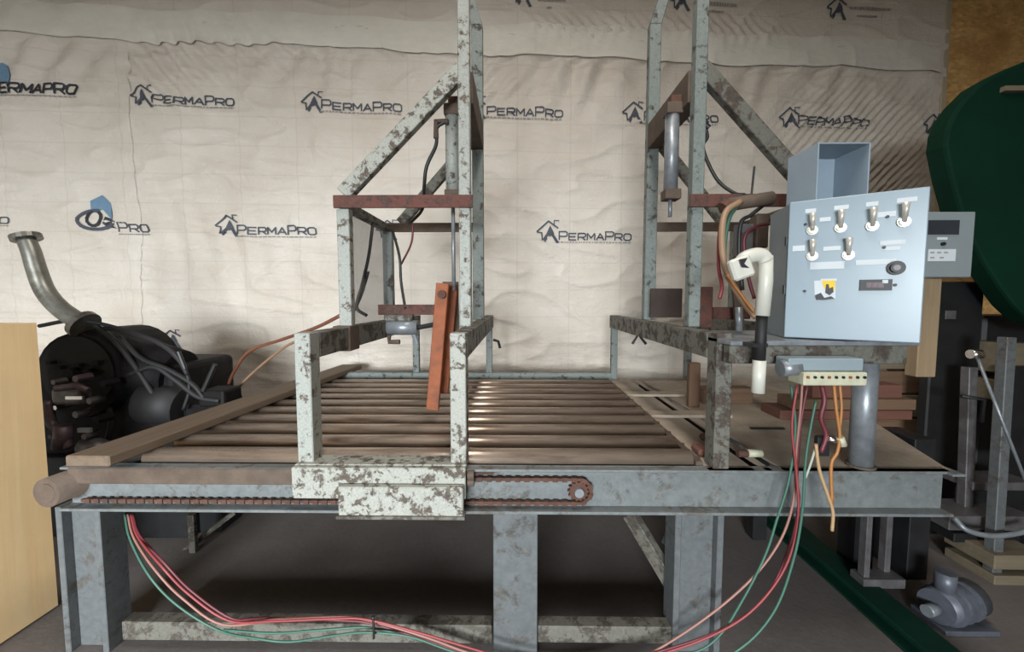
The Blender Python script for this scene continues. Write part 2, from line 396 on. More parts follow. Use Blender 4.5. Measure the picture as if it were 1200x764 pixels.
# bold variant at the far left, with a blue house, and the ringed variant below it
word(-14, 91, 104, 'PERMAPRO', 'ink_dark', True, .26, .2)
def poly(pts, ink):
    mb = MB(); put2d(mb, [wall_uv(*p) for p in pts], [tuple(range(len(pts)))[::-1]], .011); mb.build('logo_print', M[ink], wall)
poly([(4,74),(10,78),(15,90),(14,98),(3,100),(-8,98),(-8,80)], 'ink_blue')
poly([(108,236),(121,229),(133,239),(133,258),(122,246),(108,248)], 'ink_blue')
mb = MB(); strip(mb, [wall_uv(114+21*math.cos(t)*1.0, 258+11*math.sin(t)) for t in [math.pi*.05+i*math.pi*1.5/18 for i in range(19)]], .035); mb.build('logo_print', M['ink'], wall)
mb = MB(); strip(mb, [wall_uv(112+8*math.cos(t), 256+9*math.sin(t)) for t in [i*math.pi*2/14 for i in range(15)]], .03); mb.build('logo_print', M['ink_dark'], wall)
poly([(124,254),(133,257),(131,263),(138,268),(126,266),(122,262)], 'ink_dark')
word(140, 175, 267, 'Pro', 'ink', True)
word(-20, 12, 258, 'Pro', 'ink', True)
# tape strips and the overlapping edge of the upper sheet
def tape(rows, lift, m, name):
    mb = MB(); n = len(rows); k = len(rows[0]); b = []
    for row in rows:
        for q, (u, v) in enumerate(row): b.append(wall_pt(u, v, wdisp(u, v) + lift[q]))
    mb.add(b, [(k*i+q, k*i+q+1, k*(i+1)+q+1, k*(i+1)+q) for i in range(n-1) for q in range(k-1)]); mb.build(name, M[m], wall, smooth=True)
us = [UL+.1+(U1-.1-UL-.1)*i/500 for i in range(501)]
tape([[(u, seam(u)+.36-.085*q) for q in range(5)] for u in us], [.009,.012,.014,.017,.026], 'tape', 'overlap_flap')
ua = wall_uv(127, 200)[0]; uc = wall_uv(160, 200)[0]
zs = [wall_uv(140, 62)[1] + (.3 - wall_uv(140, 62)[1])*i/110 for i in range(111)]
tape([[(ua+.02*math.sin(z*3) + (uc-ua)*q/5, z) for q in range(6)] for z in zs], [.006,.008,.009,.009,.008,.006], 'liner', 'tape_strip')

# ------------------------------------------------------------------ roller table
YF = 1.90; YB = 4.0
T = at(600, 548, YF).z; ZB = at(600, 598, YF).z
XL = at(78, 575, YF).x; XR = at(1110, 570, YF).x
tab = thing('roller_table', ((XL+XR)/2, 3, 0), 'long grey steel roller table spanning the floor before the wall', 'roller table')
# front channel: web, two flanges towards the viewer
mb = MB(); mb.box((XL, YF+.02, ZB), (XR, YF+.035, T)).box((XL, YF-.04, ZB), (XR, YF+.02, ZB+.014)).box((XL, YF-.025, T-.012), (XR, YF+.02, T))
mb.build('front_beam', M['beam'], tab, bevel=.003)
p = at(1108, 546, YF); mb = MB(); mb.box((XR-.03, YF-.05, T-.012), (XR+.03, YF+.1, T-.001)); mb.build('end_flange', M['beam'], tab, bevel=.002)
zb2 = at(600, 437, YB).z
XBL = -1.85; 
mb = MB().box((XBL, YB, ZB), (.93, YB+.06, zb2)); mb.build('back_beam', M['grey_paint'], tab, bevel=.004)
mb = MB().box((-1.98, YF+.04, ZB), (-1.90, YB, T-.01)); mb.build('side_beam', M['leg'], tab, bevel=.004)
mb = MB().box((.90, YF+.04, ZB+.03), (.96, YB, T-.014)); mb.build('side_beam', M['rust_dark'], tab, bevel=.004)
# legs
def hleg(px0, px1, Y, closed=False, mat='leg'):
    x0 = at(px0, 640, Y).x; x1 = at(px1, 640, Y).x; mb = MB()
    if closed: mb.box((x0, Y, 0), (x1, Y+.10, ZB))
    else: mb.box((x0, Y, 0), (x0+.03, Y+.13, ZB)).box((x1-.03, Y, 0), (x1, Y+.13, ZB)).box((x0+.03, Y+.045, 0), (x1-.03, Y+.06, ZB))
    mb.build('leg', M[mat], tab, bevel=.003)
hleg(67, 119, YF); hleg(578, 630, YF, True); hleg(791, 848, YF)
for x in (-1.94, -.1, .92, 2.1):
    mb = MB().box((x-.05, YB-.1, 0), (x+.05, YB-.02, ZB)); mb.build('leg', M['leg'], tab, bevel=.003)
mb = MB().box((2.12, 2.5, 0), (2.24, 2.64, T-.02)); mb.build('leg', M['dark'], tab, bevel=.003)
mb = MB().box((1.72, 2.9, 0), (1.82, 3.0, T-.02)); mb.build('leg', M['dark'], tab, bevel=.003)
for a, b in ((149, 577), (630, 787)):
    p = at(a, 730, YF+.05); q = at(b, 749, YF+.05); 
    mb = MB().box((p.x, YF+.02, q.z), (q.x, YF+.09, at(600, 728, YF+.05).z)); mb.build('cross_bar', M['bar_dirty'], tab, bevel=.004)
mb = MB().bar(at(738, 602, 2.25), at(800, 705, 2.0), .05, .08); mb.build('brace', M['bar_dirty'], tab, bevel=.003)
mb = MB().bar(at(782, 640, 2.2), at(800, 590, 2.3), .05, .06); mb.build('brace', M['leg'], tab, bevel=.003)
mb = MB().bar(at(196, 660, 2.7), at(275, 600, 2.9), .03, .03); mb.build('brace', M['bar_dirty'], tab, bevel=.002)
mb = MB().box(at(219, 604, 2.7), at(229, 650, 2.7)+V((0,.03,0))); mb.build('hanger', M['bar_dirty'], tab, bevel=.002)
MB().box(at(1012,690,2.3), (at(1024,600,2.3).x, 2.35, T-.013)).build('under_post', M['eng_grey'], tab, bevel=.003)
MB().box(at(1036,680,2.35), (at(1048,598,2.35).x, 2.4, T-.013)).build('under_post', M['eng_grey'], tab, bevel=.003)
MB().box(at(1062,680,2.36), (at(1099,590,2.33).x, 2.6, T-.013)).build('under_box', M['dark'], tab, bevel=.004)
MB().box(at(1012,690,2.28), at(1062,680,2.28)+V((0,.1,0))).build('under_rail', M['eng_grey'], tab, bevel=.003)
# rollers
R = .050; nroll = 10
for i in range(nroll):
    y = YF + .105 + i*(3.76-YF-.105)/(nroll-1)
    xl = -1.86; xr = .86
    z = T + .004
    mb = MB().tube([(xl, y, z), (xr, y, z)], R, 20); r = mb.build('roller', M['steel_roll'], tab, smooth=True)
    for p_ in r.data.polygons:
        if len(p_.vertices) > 4: p_.use_smooth = False
    MB().tube([(xr, y, z), (xr+.05, y, z)], .014, 10).build('shaft', M['rust_dark'], r, smooth=True); MB().tube([(xl-.03, y, z), (xl, y, z)], .014, 10).build('shaft', M['rust_dark'], r, smooth=True)
# pan under the rollers
mb = MB().box((-1.9, YF+.04, ZB+.01), (.9, YB, ZB+.02)); mb.build('pan', M['rust_dark'], tab)
# bearing angle for roller ends (right) and guard strip over front-left
mb = MB().box((.865, YF+.04, T-.035), (.90, YB, T+.018)); mb.build('roller_rail', M['rust_dark'], tab, bevel=.002)
p = at(82, 566, YF-.02); q = at(345, 549, YF-.02)
mb = MB().box((p.x, YF-.03, p.z), (q.x, YF+.03, q.z)); mb.build('guard_strip', M['rust_dark'], tab, bevel=.004)
# deck on the right: plates with two dark chain slots between them
zd = T
mb = MB().box((.90, YF-.02, zd-.012), (1.12, YB, zd)); mb.build('deck_plate', M['deck'], tab, bevel=.002)
mb = MB().box((1.165, YF-.02, zd-.012), (1.20, YB, zd)); mb.build('deck_plate', M['deck'], tab, bevel=.002)
mb = MB().prism([(1.25, YF-.02, zd-.012), (XR, YF-.02, zd-.012), (2.33, 2.65, zd-.012), (2.33, YB, zd-.012), (1.25, YB, zd-.012)], (0,0,.012)); mb.build('deck_plate', M['deck'], tab, bevel=.002)
for x in (1.12, 1.20): 
    mb = MB().box((x, YF+.04, zd-.06), (x+.05, YB, zd-.035)); mb.build('slot_channel', M['blackhole'], tab)
for yy, x0, x1 in ((3.38, .90, 1.42), (2.78, .90, 1.45)):
    mb = MB().box((x0, yy-.06, zd+.001), (x1, yy+.06, zd+.022)); mb.build('deck_strap', M['deck_strip'], tab, bevel=.003)
# side pipe with its round end, left
c = at(54, 578, 1.80)
mb = MB().tube([c, (c.x+.06, 2.6, c.z), (c.x+.11, YB, c.z)], .068, 20); o = mb.build('side_pipe', M['rust_dark'], tab, smooth=True)
for p_ in o.data.polygons:
    if len(p_.vertices) > 4: p_.use_smooth = False
mb = MB().tube([c-V((0,.004,0)), c+V((0,.001,0))], .045, 18); mb.build('end_cap', M['rust_dark'], o)
mb = MB().box((c.x+.03, 1.84, c.z-.06), (XL+.05, YF+.05, c.z+.05)); mb.build('pipe_bracket', M['rust_dark'], tab, bevel=.004)
# chain and sprocket
sc = at(678, 575, YF); rr = .058
def chain_path():
    pts = []; x0 = at(100, 575, YF).x; n = int((sc.x-x0)/.022)
    for i in range(n): pts.append((V((x0+(sc.x-x0)*i/n, YF-.005, sc.z-rr)), V((1,0,0))))
    for i in range(9):
        t = -math.pi/2 + math.pi*i/8; pts.append((V((sc.x+rr*math.cos(t), YF-.005, sc.z+rr*math.sin(t))), V((-math.sin(t),0,math.cos(t)))))
    x1 = at(535, 562, YF).x; n = int((sc.x-x1)/.022)
    for i in range(1, n): pts.append((V((sc.x-(sc.x-x1)*i/n, YF-.005, sc.z+rr)), V((-1,0,0))))
    return pts
mb = MB()
for i, (p, t) in enumerate(chain_path()):
    n = V((-t.z, 0, t.x)); wide = i % 2
    mb.obox(p, t*.0125, V((0, .012 if wide else .007, 0)), n*(.0105 if wide else .007))
tag(mb.build('drive_chain', M['rust'], tab), 'rusty roller chain', kind='stuff')
gear = []
for i in range(14):
    t0 = 2*math.pi*i/14
    gear += [sc+V((math.cos(t0+d)*r_, .012, math.sin(t0+d)*r_)) for d, r_ in ((-.16,.042), (0,.053), (.16,.042))]
MB().prism(gear, (0,-.02,0)).build('sprocket', M['rust'], tab)
mb = MB().tube([sc+V((0,.03,0)), sc+V((0,-.03,0))], .022, 14); mb.build('sprocket_hub', M['galv'], tab, smooth=False)

# grey-brown plank lying along the left edge
za = T+.052
pl = MB().prism([(-2.02,1.76,za), (-1.82,1.76,za), (-1.66,4.32,za), (-1.87,4.32,za)], (0,0,.05)).build('plank', M['plank'], bevel=.006)
tag(pl, 'long grey-brown plank lying along the left edge of the roller table', 'plank')

# ------------------------------------------------------------------ gantries
Y1, Y2 = 2.40, 3.20
ZBM = at(355, 390, YF).z          # top of lower longitudinal beams
ZCB = HC + .55                    # rust cross bar height
def gantry(label, s, x_in, x_out, xm, mats, left):
    g = thing('clamp_gantry', ((x_in+x_out)/2, 2.9, T), label, 'gantry')
    post, post2, beamm, mast, mast_b, barm, barm2, diag = [M[k] for k in mats]
    zb = T + .006
    # lower frame
    for x in (x_in, x_out):
        if not left and x == x_out: continue
        MB().box((x-.037, YF-.02, zb), (x+.037, YF+.075, ZBM)).build('front_post', post if x == x_out else post2, g, bevel=.004)
    for x in (x_in, x_out):
        MB().box((x-.03, YB+.001, zb2 if x < .93 else zb), (x+.03, YB+.06, ZBM-.01)).build('back_post', M['grey_paint'], g, bevel=.004)
        MB().box((x-.04, YF+.076, ZBM-.125), (x+.04, YB+.06, ZBM-.003)).build('side_rail', beamm, g, bevel=.004)
        # chequered wear plate clamped round the rail
        if left and x == x_out:
            MB().box((x-.05, Y1-.09, ZBM-.14), (x+.05, Y1+.05, ZBM+.004)).build('clamp_bracket', M['rust_dark'], g, bevel=.004)
    # uprights
    top = HC + 2.34
    MB().box((xm-.033, Y1-.035, ZBM-.003), (xm+.033, Y1+.035, top)).build('mast', mast, g, bevel=.005)
    lean = .10*(-1 if left else 1)
    zk = HC + 2.02
    mbm = MB()
    mbm.box((xm-.042, Y2-.035, ZBM-.003), (xm+.042, Y2+.035, zk))
    mbm.prism([(xm-.042, Y2-.035, zk), (xm+.042, Y2-.035, zk), (xm+.042+lean, Y2-.035, HC+2.36), (xm-.022+lean, Y2-.035, HC+2.38)], (0,.07,0))
    mbm.build('mast', mast_b, g, bevel=.004)
    for y in (Y1, Y2):
        MB().box((x_out-.036, y-.03, ZBM-.003), (x_out+.036, y+.03, ZCB-.036)).build('short_post', post if y == Y1 else M['grey_paint'], g, bevel=.004)
    # cross bars
    a, b = sorted((x_out - s*.045, xm + s*.05))
    MB().box((a, Y1-.05, ZCB-.036), (b, Y1-.036, ZCB+.036)).build('cross_bar', barm, g, bevel=.003)
    a, b = sorted((x_out, xm))
    MB().box((a, Y2-.03, ZCB-.04), (b-.04 if left else b, Y2-.015, ZCB+.03)).build('cross_bar', barm2, g, bevel=.003)
    MB().box((x_out-.03, Y1, ZCB-.036), (x_out+.03, Y2, ZCB+.012)).build('side_bar', M['dim_paint'], g, bevel=.003)
    # diagonals
    MB().bar((x_out, Y1, ZCB+.05), (xm - s*.01, Y1, ZCB+.74), .06, .085, (0,0,1)).build('diagonal', diag, g, bevel=.004)
    MB().bar((x_out+s*.1, Y2, ZCB+.03), (xm, Y2, ZCB+.70), .05, .075, (0,0,1)).build('diagonal', M['dim_paint'], g, bevel=.004)
    MB().box((xm-.045, Y1+.036, HC+1.12), (xm+.045, Y2-.036, HC+1.30)).build('top_beam', M['rust_dark'], g, bevel=.004)
    # pneumatic cylinder hanging beside the mast
    xc = xm - .095 if left else xm - .085; yc = 2.56
    cy = MB().tube([(xc, yc, HC+.66), (xc, yc, HC+1.10)], .042, 18).build('air_cylinder', M['white_chip'] if left else M['galv'], g, smooth=True)
    MB().box((xc-.045, yc-.045, HC+1.10), (xc+.05, yc+.045, HC+1.165)).build('end_cap', M['rust_dark'], cy, bevel=.004)
    MB().box((xc-.045, yc-.045, HC+.60), (xc+.05, yc+.045, HC+.66)).build('end_cap', M['rust_dark'], cy, bevel=.004)
    MB().tube([(xc, yc, HC+(.05 if left else .5)), (xc, yc, HC+.60)], .012, 10).build('piston_rod', M['galv'], cy, smooth=True)
    MB().box((xc-.02, yc-.03, HC+1.165), (xm+.03, yc+.03, HC+1.21)).build('hanger', M['rust'], cy, bevel=.003)
    return g
GL = gantry('left clamp gantry with chipped white posts, diagonal brace and orange lever', 1, -.275, -1.0, -.30,
            ('white_chip','white_worn','dim_paint','white_chip','grey_paint','rust_red','rust_dark','white_worn'), True)
GR = gantry('right clamp gantry with grey-green masts behind the control cabinet', -1, .955, 1.68, 1.02,
            ('grey_paint','dim_paint','dim_paint','grey_paint','grey_paint','rust_red','rust_dark','dim_paint'), False)
# --- left gantry extras
p = at(345, 582, YF-.06); q = at(546, 547, YF-.06)
MB().box((p.x, YF-.08, p.z), (q.x, YF-.05, q.z)).build('skirt_plate', M['white_worn'], GL, bevel=.004)
MB().box((p.x, YF-.05, q.z-.02), (q.x, YF+.08, q.z+.004)).build('foot_plate', M['white_worn'], GL, bevel=.004)
p = at(398, 603, YF-.11); q = at(543, 570, YF-.11)
gp = MB().box((p.x, YF-.125, p.z), (q.x, YF-.085, q.z)).build('chain_guard', M['white_worn'], GL, bevel=.006)
MB().box((p.x-.008, YF-.135, p.z-.01), (q.x+.008, YF-.08, p.z+.004)).build('lip', M['bar_dirty'], gp, bevel=.002)
c = at(548, 560, YF-.04)
for dz in (-.02, .015):
    MB().tube([c+V((.0,0,dz)), c+V((.03,0,dz))], .02, 10).build('adjuster_nut', M['rust_dark'], GL)
MB().tube([c+V((0,.03,.01)), c+V((.12,.03,.012))], .008, 8).build('chain_rod', M['rust'], GL)
MB().box((-1.006, Y1+.035, ZBM-.003), (-1.0, Y2-.035, ZCB-.04)).build('side_panel', M['sheet'], GL)
MB().box(at(443, 369, 2.75), at(535, 357, 2.75)+V((0,.05,0))).build('pivot_bar', M['rust_red'], GL, bevel=.003)
def lever(a, b, w, name='lever_arm', m='orange', par=GL, d=.035):
    return MB().bar(a, b, d, w, (1,0,0)).build(name, M[m], par, bevel=.004)
la = lever(at(519, 332, 2.45), at(507, 480, 2.45), .075)
c = at(518, 345, 2.425)
MB().tube([c+V((0,-.02,0)), c+V((0,.01,0))], .026, 8).build('bolt', M['rust'], la)
lever(at(531, 334, 2.62), at(520, 460, 2.62), .06, 'lever_arm', 'orange')
MB().box(at(519, 396, 2.7), at(537, 330, 2.7)+V((0,.02,0))).build('pivot_lug', M['rust_dark'], GL, bevel=.003)
# valve body under the pivot bar
vc = at(474, 382, 2.7)
vb = MB().tube([vc+V((-.11,0,-.01)), vc+V((.09,0,-.01))], .05, 14).build('air_valve', M['galv'], GL, smooth=True)
MB().tube([vc+V((-.10,-.01,-.06)), vc+V((-.10,-.01,-.105)), vc+V((-.03,-.01,-.105))], .016, 8).build('fitting', M['rust_dark'], vb)
MB().tube([vc+V((.06,0,-.05)), vc+V((.08,0,-.12))], .018, 8).build('fitting', M['galv'], vb)
MB().tube([vc+V((.09,0,-.01)), vc+V((.2,0,.01))], .016, 8).build('fitting', M['dark'], vb)
MB().box(vc+V((-.12,-.03,.035)), vc+V((.06,.03,.075))).build('bracket', M['dim_paint'], vb, bevel=.004)
def hose(pts, r, m, par=None, name='air_hose', n=6):
    return MB().tube(smooth_path(pts, 6), r, n).build(name, M[m], par, smooth=True)
hose([at(523,142,2.5), at(512,150,2.5), at(511,170,2.5), at(500,195,2.5), at(497,220,2.55), at(495,245,2.7), at(480,262,2.9)], .011, 'w_black', GL)
MB().tube([at(525,142,2.5), at(511,142,2.5), at(511,162,2.5)], .016, 8).build('fitting', M['rust_dark'], GL)
hose([at(437,262,2.8), at(432,300,2.7), at(424,335,2.7), at(418,360,2.7), at(430,370,2.7)], .011, 'w_black', GL)
hose([at(432,318,2.7), at(424,345,2.72), at(415,365,2.72)], .008, 'w_black', GL)
hose([at(460,270,2.9), at(468,300,2.8), at(470,330,2.8), at(475,362,2.75)], .010, 'w_black', GL)
hose([at(484,262,2.9), at(482,285,2.9), at(470,310,2.85)], .007, 'w_dkred', GL)
# --- right gantry extras: round outer post, control shelf, plates
p = at(1018, 411, YF+.03); 
MB().tube([(p.x, YF+.04, T+.001), (p.x, YF+.04, ZBM-.09)], .05, 18).build('front_post', M['galv'], GR, smooth=True)
MB().tube([(p.x, YF+.04, T+.001), (p.x, YF+.04, T+.012)], .06, 18).build('post_flange', M['rust_dark'], GR)
SH = at(918, 396, 1.88).z
MB().box((.918, 1.76, SH-.022), (1.72, 2.35, SH-.002)).build('control_shelf', M['galv'], GR, bevel=.003)
MB().box((.93, 1.79, SH-.105), (1.70, 1.85, SH-.024)).build('shelf_beam', M['dim_paint'], GR, bevel=.004)
MB().box(at(762, 372, 3.05), at(800, 338, 3.05)+V((0,.02,0))).build('gusset', M['gusset'], GR, bevel=.003)
MB().box(at(819, 384, 2.6), at(836, 336, 2.6)+V((0,.03,0))).build('pivot_lug', M['rust_red'], GR, bevel=.003)
MB().box(at(836, 374, 2.7), at(880, 360, 2.7)+V((0,.05,0))).build('pivot_bar', M['rust_red'], GR, bevel=.003)
MB().bar(at(862, 330, 2.6), at(867, 385, 2.6), .03, .05, (1,0,0)).build('lever_arm', M['rust_dark'], GR, bevel=.003)
MB().tube([at(852,240,2.3), at(905,232,2.3)], [.036,.036], 14).build('manifold_pipe', M['rust_dark'], GR, smooth=True)
MB().tube([at(855,241,2.28), at(848,246,2.28)], .045, 14).build('manifold_cap', M['rust'], GR)
hose([at(824,145,2.5), at(829,160,2.5), at(824,175,2.5), at(840,210,2.5), at(860,226,2.45), at(872,228,2.35)], .010, 'w_black', GR)
MB().tube([at(820,140,2.5), at(831,150,2.5)], .016, 8).build('fitting', M['dark'], GR)
hose([at(884,195,2.35), at(882,215,2.35), at(880,232,2.33)], .006, 'w_black', GR)
hose([at(868,236,2.2), at(850,250,2.15), at(846,285,2.1), at(852,320,2.08), at(872,355,2.05), at(886,372,2.0)], .017, 'w_tan', GR)
hose([at(866,238,2.22), at(854,258,2.17), at(849,300,2.14), at(858,330,2.1), at(880,362,2.05)], .011, 'w_green', GR)
hose([at(862,236,2.22), at(845,262,2.2), at(842,310,2.18), at(846,335,2.15), at(843,350,2.15)], .009, 'w_red', GR)
hose([at(852,322,2.06), at(868,345,2.04), at(884,366,2.0)], .009, 'w_orange', GR)
hose([at(895,240,2.4), at(880,252,2.4), at(868,262,2.4), at(866,300,2.4), at(870,340,2.4)], .012, 'w_black', GR)
hose([at(905,262,2.4), at(885,266,2.4), at(872,280,2.4), at(876,320,2.4), at(884,350,2.4)], .010, 'w_dkred', GR)
MB().box(at(866, 300, 2.55), at(884, 262, 2.55)+V((0,.08,0))).build('solenoid_valve', M['eng_grey'], GR, bevel=.005)
MB().box(at(886, 290, 2.55), at(902, 250, 2.55)+V((0,.08,0))).build('solenoid_valve', M['rust_dark'], GR, bevel=.005)
MB().tube([at(866,360,2.2), at(866,388,2.2)], .018, 10).build('fitting', M['galv'], GR, smooth=True)
MB().tube([at(741,403,3.4), at(748,392,3.4), at(757,403,3.4)], .012, 8).build('wing_handle', M['dark'], GR)
MB().tube([at(578,398,3.5), at(584,400,3.5), at(586,408,3.5)], .012, 8).build('wing_handle', M['dark'], GL)

# ------------------------------------------------------------------ control cabinet
H0 = V((at(921, 320, 1.91).x, 1.91, 0))
bd = V((.963, -.27, 0)).normalized(); bn = V((bd.y, -bd.x, 0))      # bn points to the viewer
zt = at(930, 239, 1.91).z; zb_ = SH
cab = thing('control_cabinet', H0 + bd*.22 - bn*.13 + V((0,0,zb_)), 'light grey control cabinet with chrome switches, door slightly ajar', 'control box')
W_ = .46; D_ = .26; th = .006
def obq(mb, s0, s1, d0, d1, z0, z1):     # slab in cabinet axes
    c = H0 + bd*(s0+s1)/2 - bn*(d0+d1)/2; c.z = (z0+z1)/2
    mb.obox(c, bd*(s1-s0)/2, bn*(d1-d0)/2, V((0,0,(z1-z0)/2))); return mb
mb = MB()
obq(mb, 0, th, 0, D_, zb_, zt); obq(mb, W_-th, W_, 0, D_, zb_, zt); obq(mb, th, W_-th, 0, D_, zt-th, zt); obq(mb, th, W_-th, 0, D_, zb_, zb_+th); obq(mb, th, W_-th, D_-th, D_, zb_+th, zt-th)
mb.build('body', M['enc_side'], cab, bevel=.002)
R1 = at(1081, 310, 1.65); dd = V((R1.x-H0.x, 1.65-1.91, 0)); DW = dd.length; dd.normalize(); dn = V((dd.y, -dd.x, 0))
HD = H0 + bn*.012
zdt = at(1088, 221, 1.65).z; zdb = at(1074, 402, 1.65).z
zdt = (zdt + at(930, 238, 1.91).z)/2; zdb = (zdb + at(918, 394, 1.91).z)/2
def door_slab(mb, s0, s1, z0, z1, d0, d1):
    c = HD + dd*(s0+s1)/2 + dn*(d0+d1)/2; c.z = (z0+z1)/2
    mb.obox(c, dd*(s1-s0)/2, dn*(d1-d0)/2, V((0,0,(z1-z0)/2))); return mb
DT = .02
mb = MB(); door_slab(mb, 0, DW, zdb, zdt, 0, DT)
door = mb.build('door', M['enc'], cab, bevel=.004, seg=2)
fp = HD + dn*DT
def dp(px, py, off=0): return on_plane(px, py, fp, dn) + dn*off
def dlabel(px, py, w_, h_, m='label', name='label_strip', t=.0015):
    c = dp(px, py, t/2); k = .00345
    MB().obox(c, dd*(w_*k/2), V((0,0,h_*k/2)), dn*(t/2)).build(name, M[m], door)
for (x, y) in ((952,270), (985,267), (1022,265), (1059,260), (952,300), (994,299)):
    c = dp(x, y); mb = MB()
    mb.tube([c, c+dn*.010], .021, 16); mb.tube([c+dn*.010, c+dn*.020], .015, 12)
    mb.tube([c+dn*.014+V((0,0,.0)), c+dn*.030+V((0,0,.035)), c+dn*.036+V((0,0,.070))], [.009,.010,.013], 10)
    mb.build('toggle_switch', M['switch'], door, smooth=True)
for (x, y, a, b) in ((950,247,11,5), (986,243,14,5), (1022,239,11,5), (1063,234,17,5), (967,257,11,5), (1039,251,16,6), (936,291,13,7), (975,291,17,5), (1046,284,22,5), (1044,291,16,4), (969,311,34,9), (1026,307,36,6), (971,328,16,3)):
    dlabel(x, y, a, b)
for (x, y) in ((944,263), (1040,254), (1036,290), (943,341), (1049,334)):
    c = dp(x, y); MB().tube([c, c+dn*.006], .006, 10).build('indicator', M['black'], door)
c = dp(1050, 314); mb = MB(); mb.tube([c, c+dn*.014], .028, 20); mb.tube([c+dn*.014, c+dn*.028], .019, 16); mb.build('push_button', M['black'], door)
MB().tube([c+dn*.028, c+dn*.0285], .011, 14).build('button_face', M['eng_grey'], door)
# hazard sticker: torn yellow square with black shapes
def flat(pts, m, name, t=.001):
    q = [dp(x, y, .0004) for x, y in pts]; MB().prism(q, dn*t).build(name, M[m], door)
flat([(954,329),(979,328),(979,350),(955,352)], 'label', 'hazard_sticker', .001)
flat([(963,329),(979,328.5),(978,340),(972,342),(966,338)], 'yellow', 'hazard_sticker', .002)
flat([(968,333),(971,333),(972,338),(976,336),(977,342),(972,346),(967,343)], 'black', 'hazard_print', .003)
flat([(955,346),(962,343),(966,349),(974,347),(978,350),(966,351.5),(956,351.5)], 'black', 'hazard_print', .003)
dlabel(1026, 334, 29, 13, 'black', 'counter_display', .008)
for x in (1018, 1025, 1032): dlabel(x, 334, 5, 6, 'purple', 'counter_digit', .010)
dlabel(1037, 330, 5, 4, 'label', 'counter_key', .010)
for z in (.72, .36):
    zz = zdb + (zdt-zdb)*z; MB().tube([(H0.x-.008, H0.y-.008, zz-.02), (H0.x-.008, H0.y-.008, zz+.02)], .008, 8).build('hinge', M['black'], cab)

# open grey steel box on top of the cabinet
yb = 1.93; a = at(957, 236, yb); b = at(1021, 168, yb)
ob = thing('open_box', ((a.x+b.x)/2, yb+.1, zt), 'empty open-fronted grey metal box standing on the control cabinet', 'box')
bx0 = a.x-.004; bx1 = b.x; z0 = zt+.001; z1 = at(960, 167, yb).z; dpth = .21; t = .006
def shell(name, p, q): MB().box(p, q).build(name, M['enc_box'], ob, bevel=.0015)
shell('side_panel', (bx0, yb, z0), (bx0+t, yb+dpth, z1)); shell('side_panel', (bx1-t, yb, z0), (bx1, yb+dpth, z1))
shell('bottom_panel', (bx0+t, yb, z0), (bx1-t, yb+dpth, z0+t)); shell('top_panel', (bx0+t, yb, z1-t), (bx1-t, yb+dpth, z1)); shell('back_panel', (bx0+t, yb+dpth-t, z0+t), (bx1-t, yb+dpth, z1-t))
# grey panel with a small screen, beside the cabinet
yd = 2.06; a = at(1072, 325, yd); b = at(1144, 248, yd)
dg = thing('display_unit', ((a.x+b.x)/2, yd, a.z), 'flat grey operator panel with dark screen, right of the cabinet door', 'control panel')
MB().box((a.x, yd, a.z), (b.x, yd+.07, b.z)).build('housing', M['disp'], dg, bevel=.004)
def dface(x0, y0, x1, y1, m, name, t=.004): MB().box(at(x0, y0, yd)-V((0,t,0)), at(x1, y1, yd)).build(name, M[m], dg)
dface(1087, 275, 1124, 258, 'screen', 'screen'); dface(1087, 306, 1120, 292, 'label', 'label_plate', .002); dface(1098, 281, 1110, 278, 'label', 'label_plate', .002)
c = at(1104, 286, yd); MB().tube([c, c-V((0,.012,0))], .009, 10).build('push_button', M['black'], dg)
MB().box(at(1074, 442, yd+.08), at(1105, 322, yd+.08)+V((0,.07,0))).build('mounting_block', M['block_w'], dg, bevel=.004)
MB().bar((b.x-.1, yd+.075, a.z+.1), (1.62, 2.1, a.z+.1), .02, .03).build('arm', M['dark'], dg)
for i_, (x_, y_) in enumerate(((1092,296),(1100,296),(1108,296),(1092,302),(1103,302))):
    dface(x_-2.5, y_+1, x_+2.5, y_-1, 'ink_faint', 'print', .003)

# terminal block with wires
yt = 1.71; a = at(914, 450, yt); b = at(1006, 419, yt)
tb = thing('terminal_block', ((a.x+b.x)/2, yt, a.z), 'grey and cream terminal block hanging under the control shelf', 'terminal block')
a2 = at(932, 449, yt)
MB().box((a2.x, yt-.05, a2.z), (b.x, yt+.05, at(950,434,yt).z)).build('base', M['cream'], tb, bevel=.004)
MB().box((a2.x-.05, yt-.03, at(950,433.5,yt).z), (b.x, yt+.06, b.z)).build('cover', M['enc_side'], tb, bevel=.005)
MB().tube([at(914,432,yt), at(935,430,yt)], .035, 12).build('gland', M['galv'], tb, smooth=True)
for i in range(9):
    x = a2.x + (b.x-a2.x)*(i+.5)/9
    MB().tube([(x, yt-.056, a2.z+.035), (x, yt-.049, a2.z+.035)], .006, 8).build('screw', M['black' if i % 3 else 'orange'], tb)

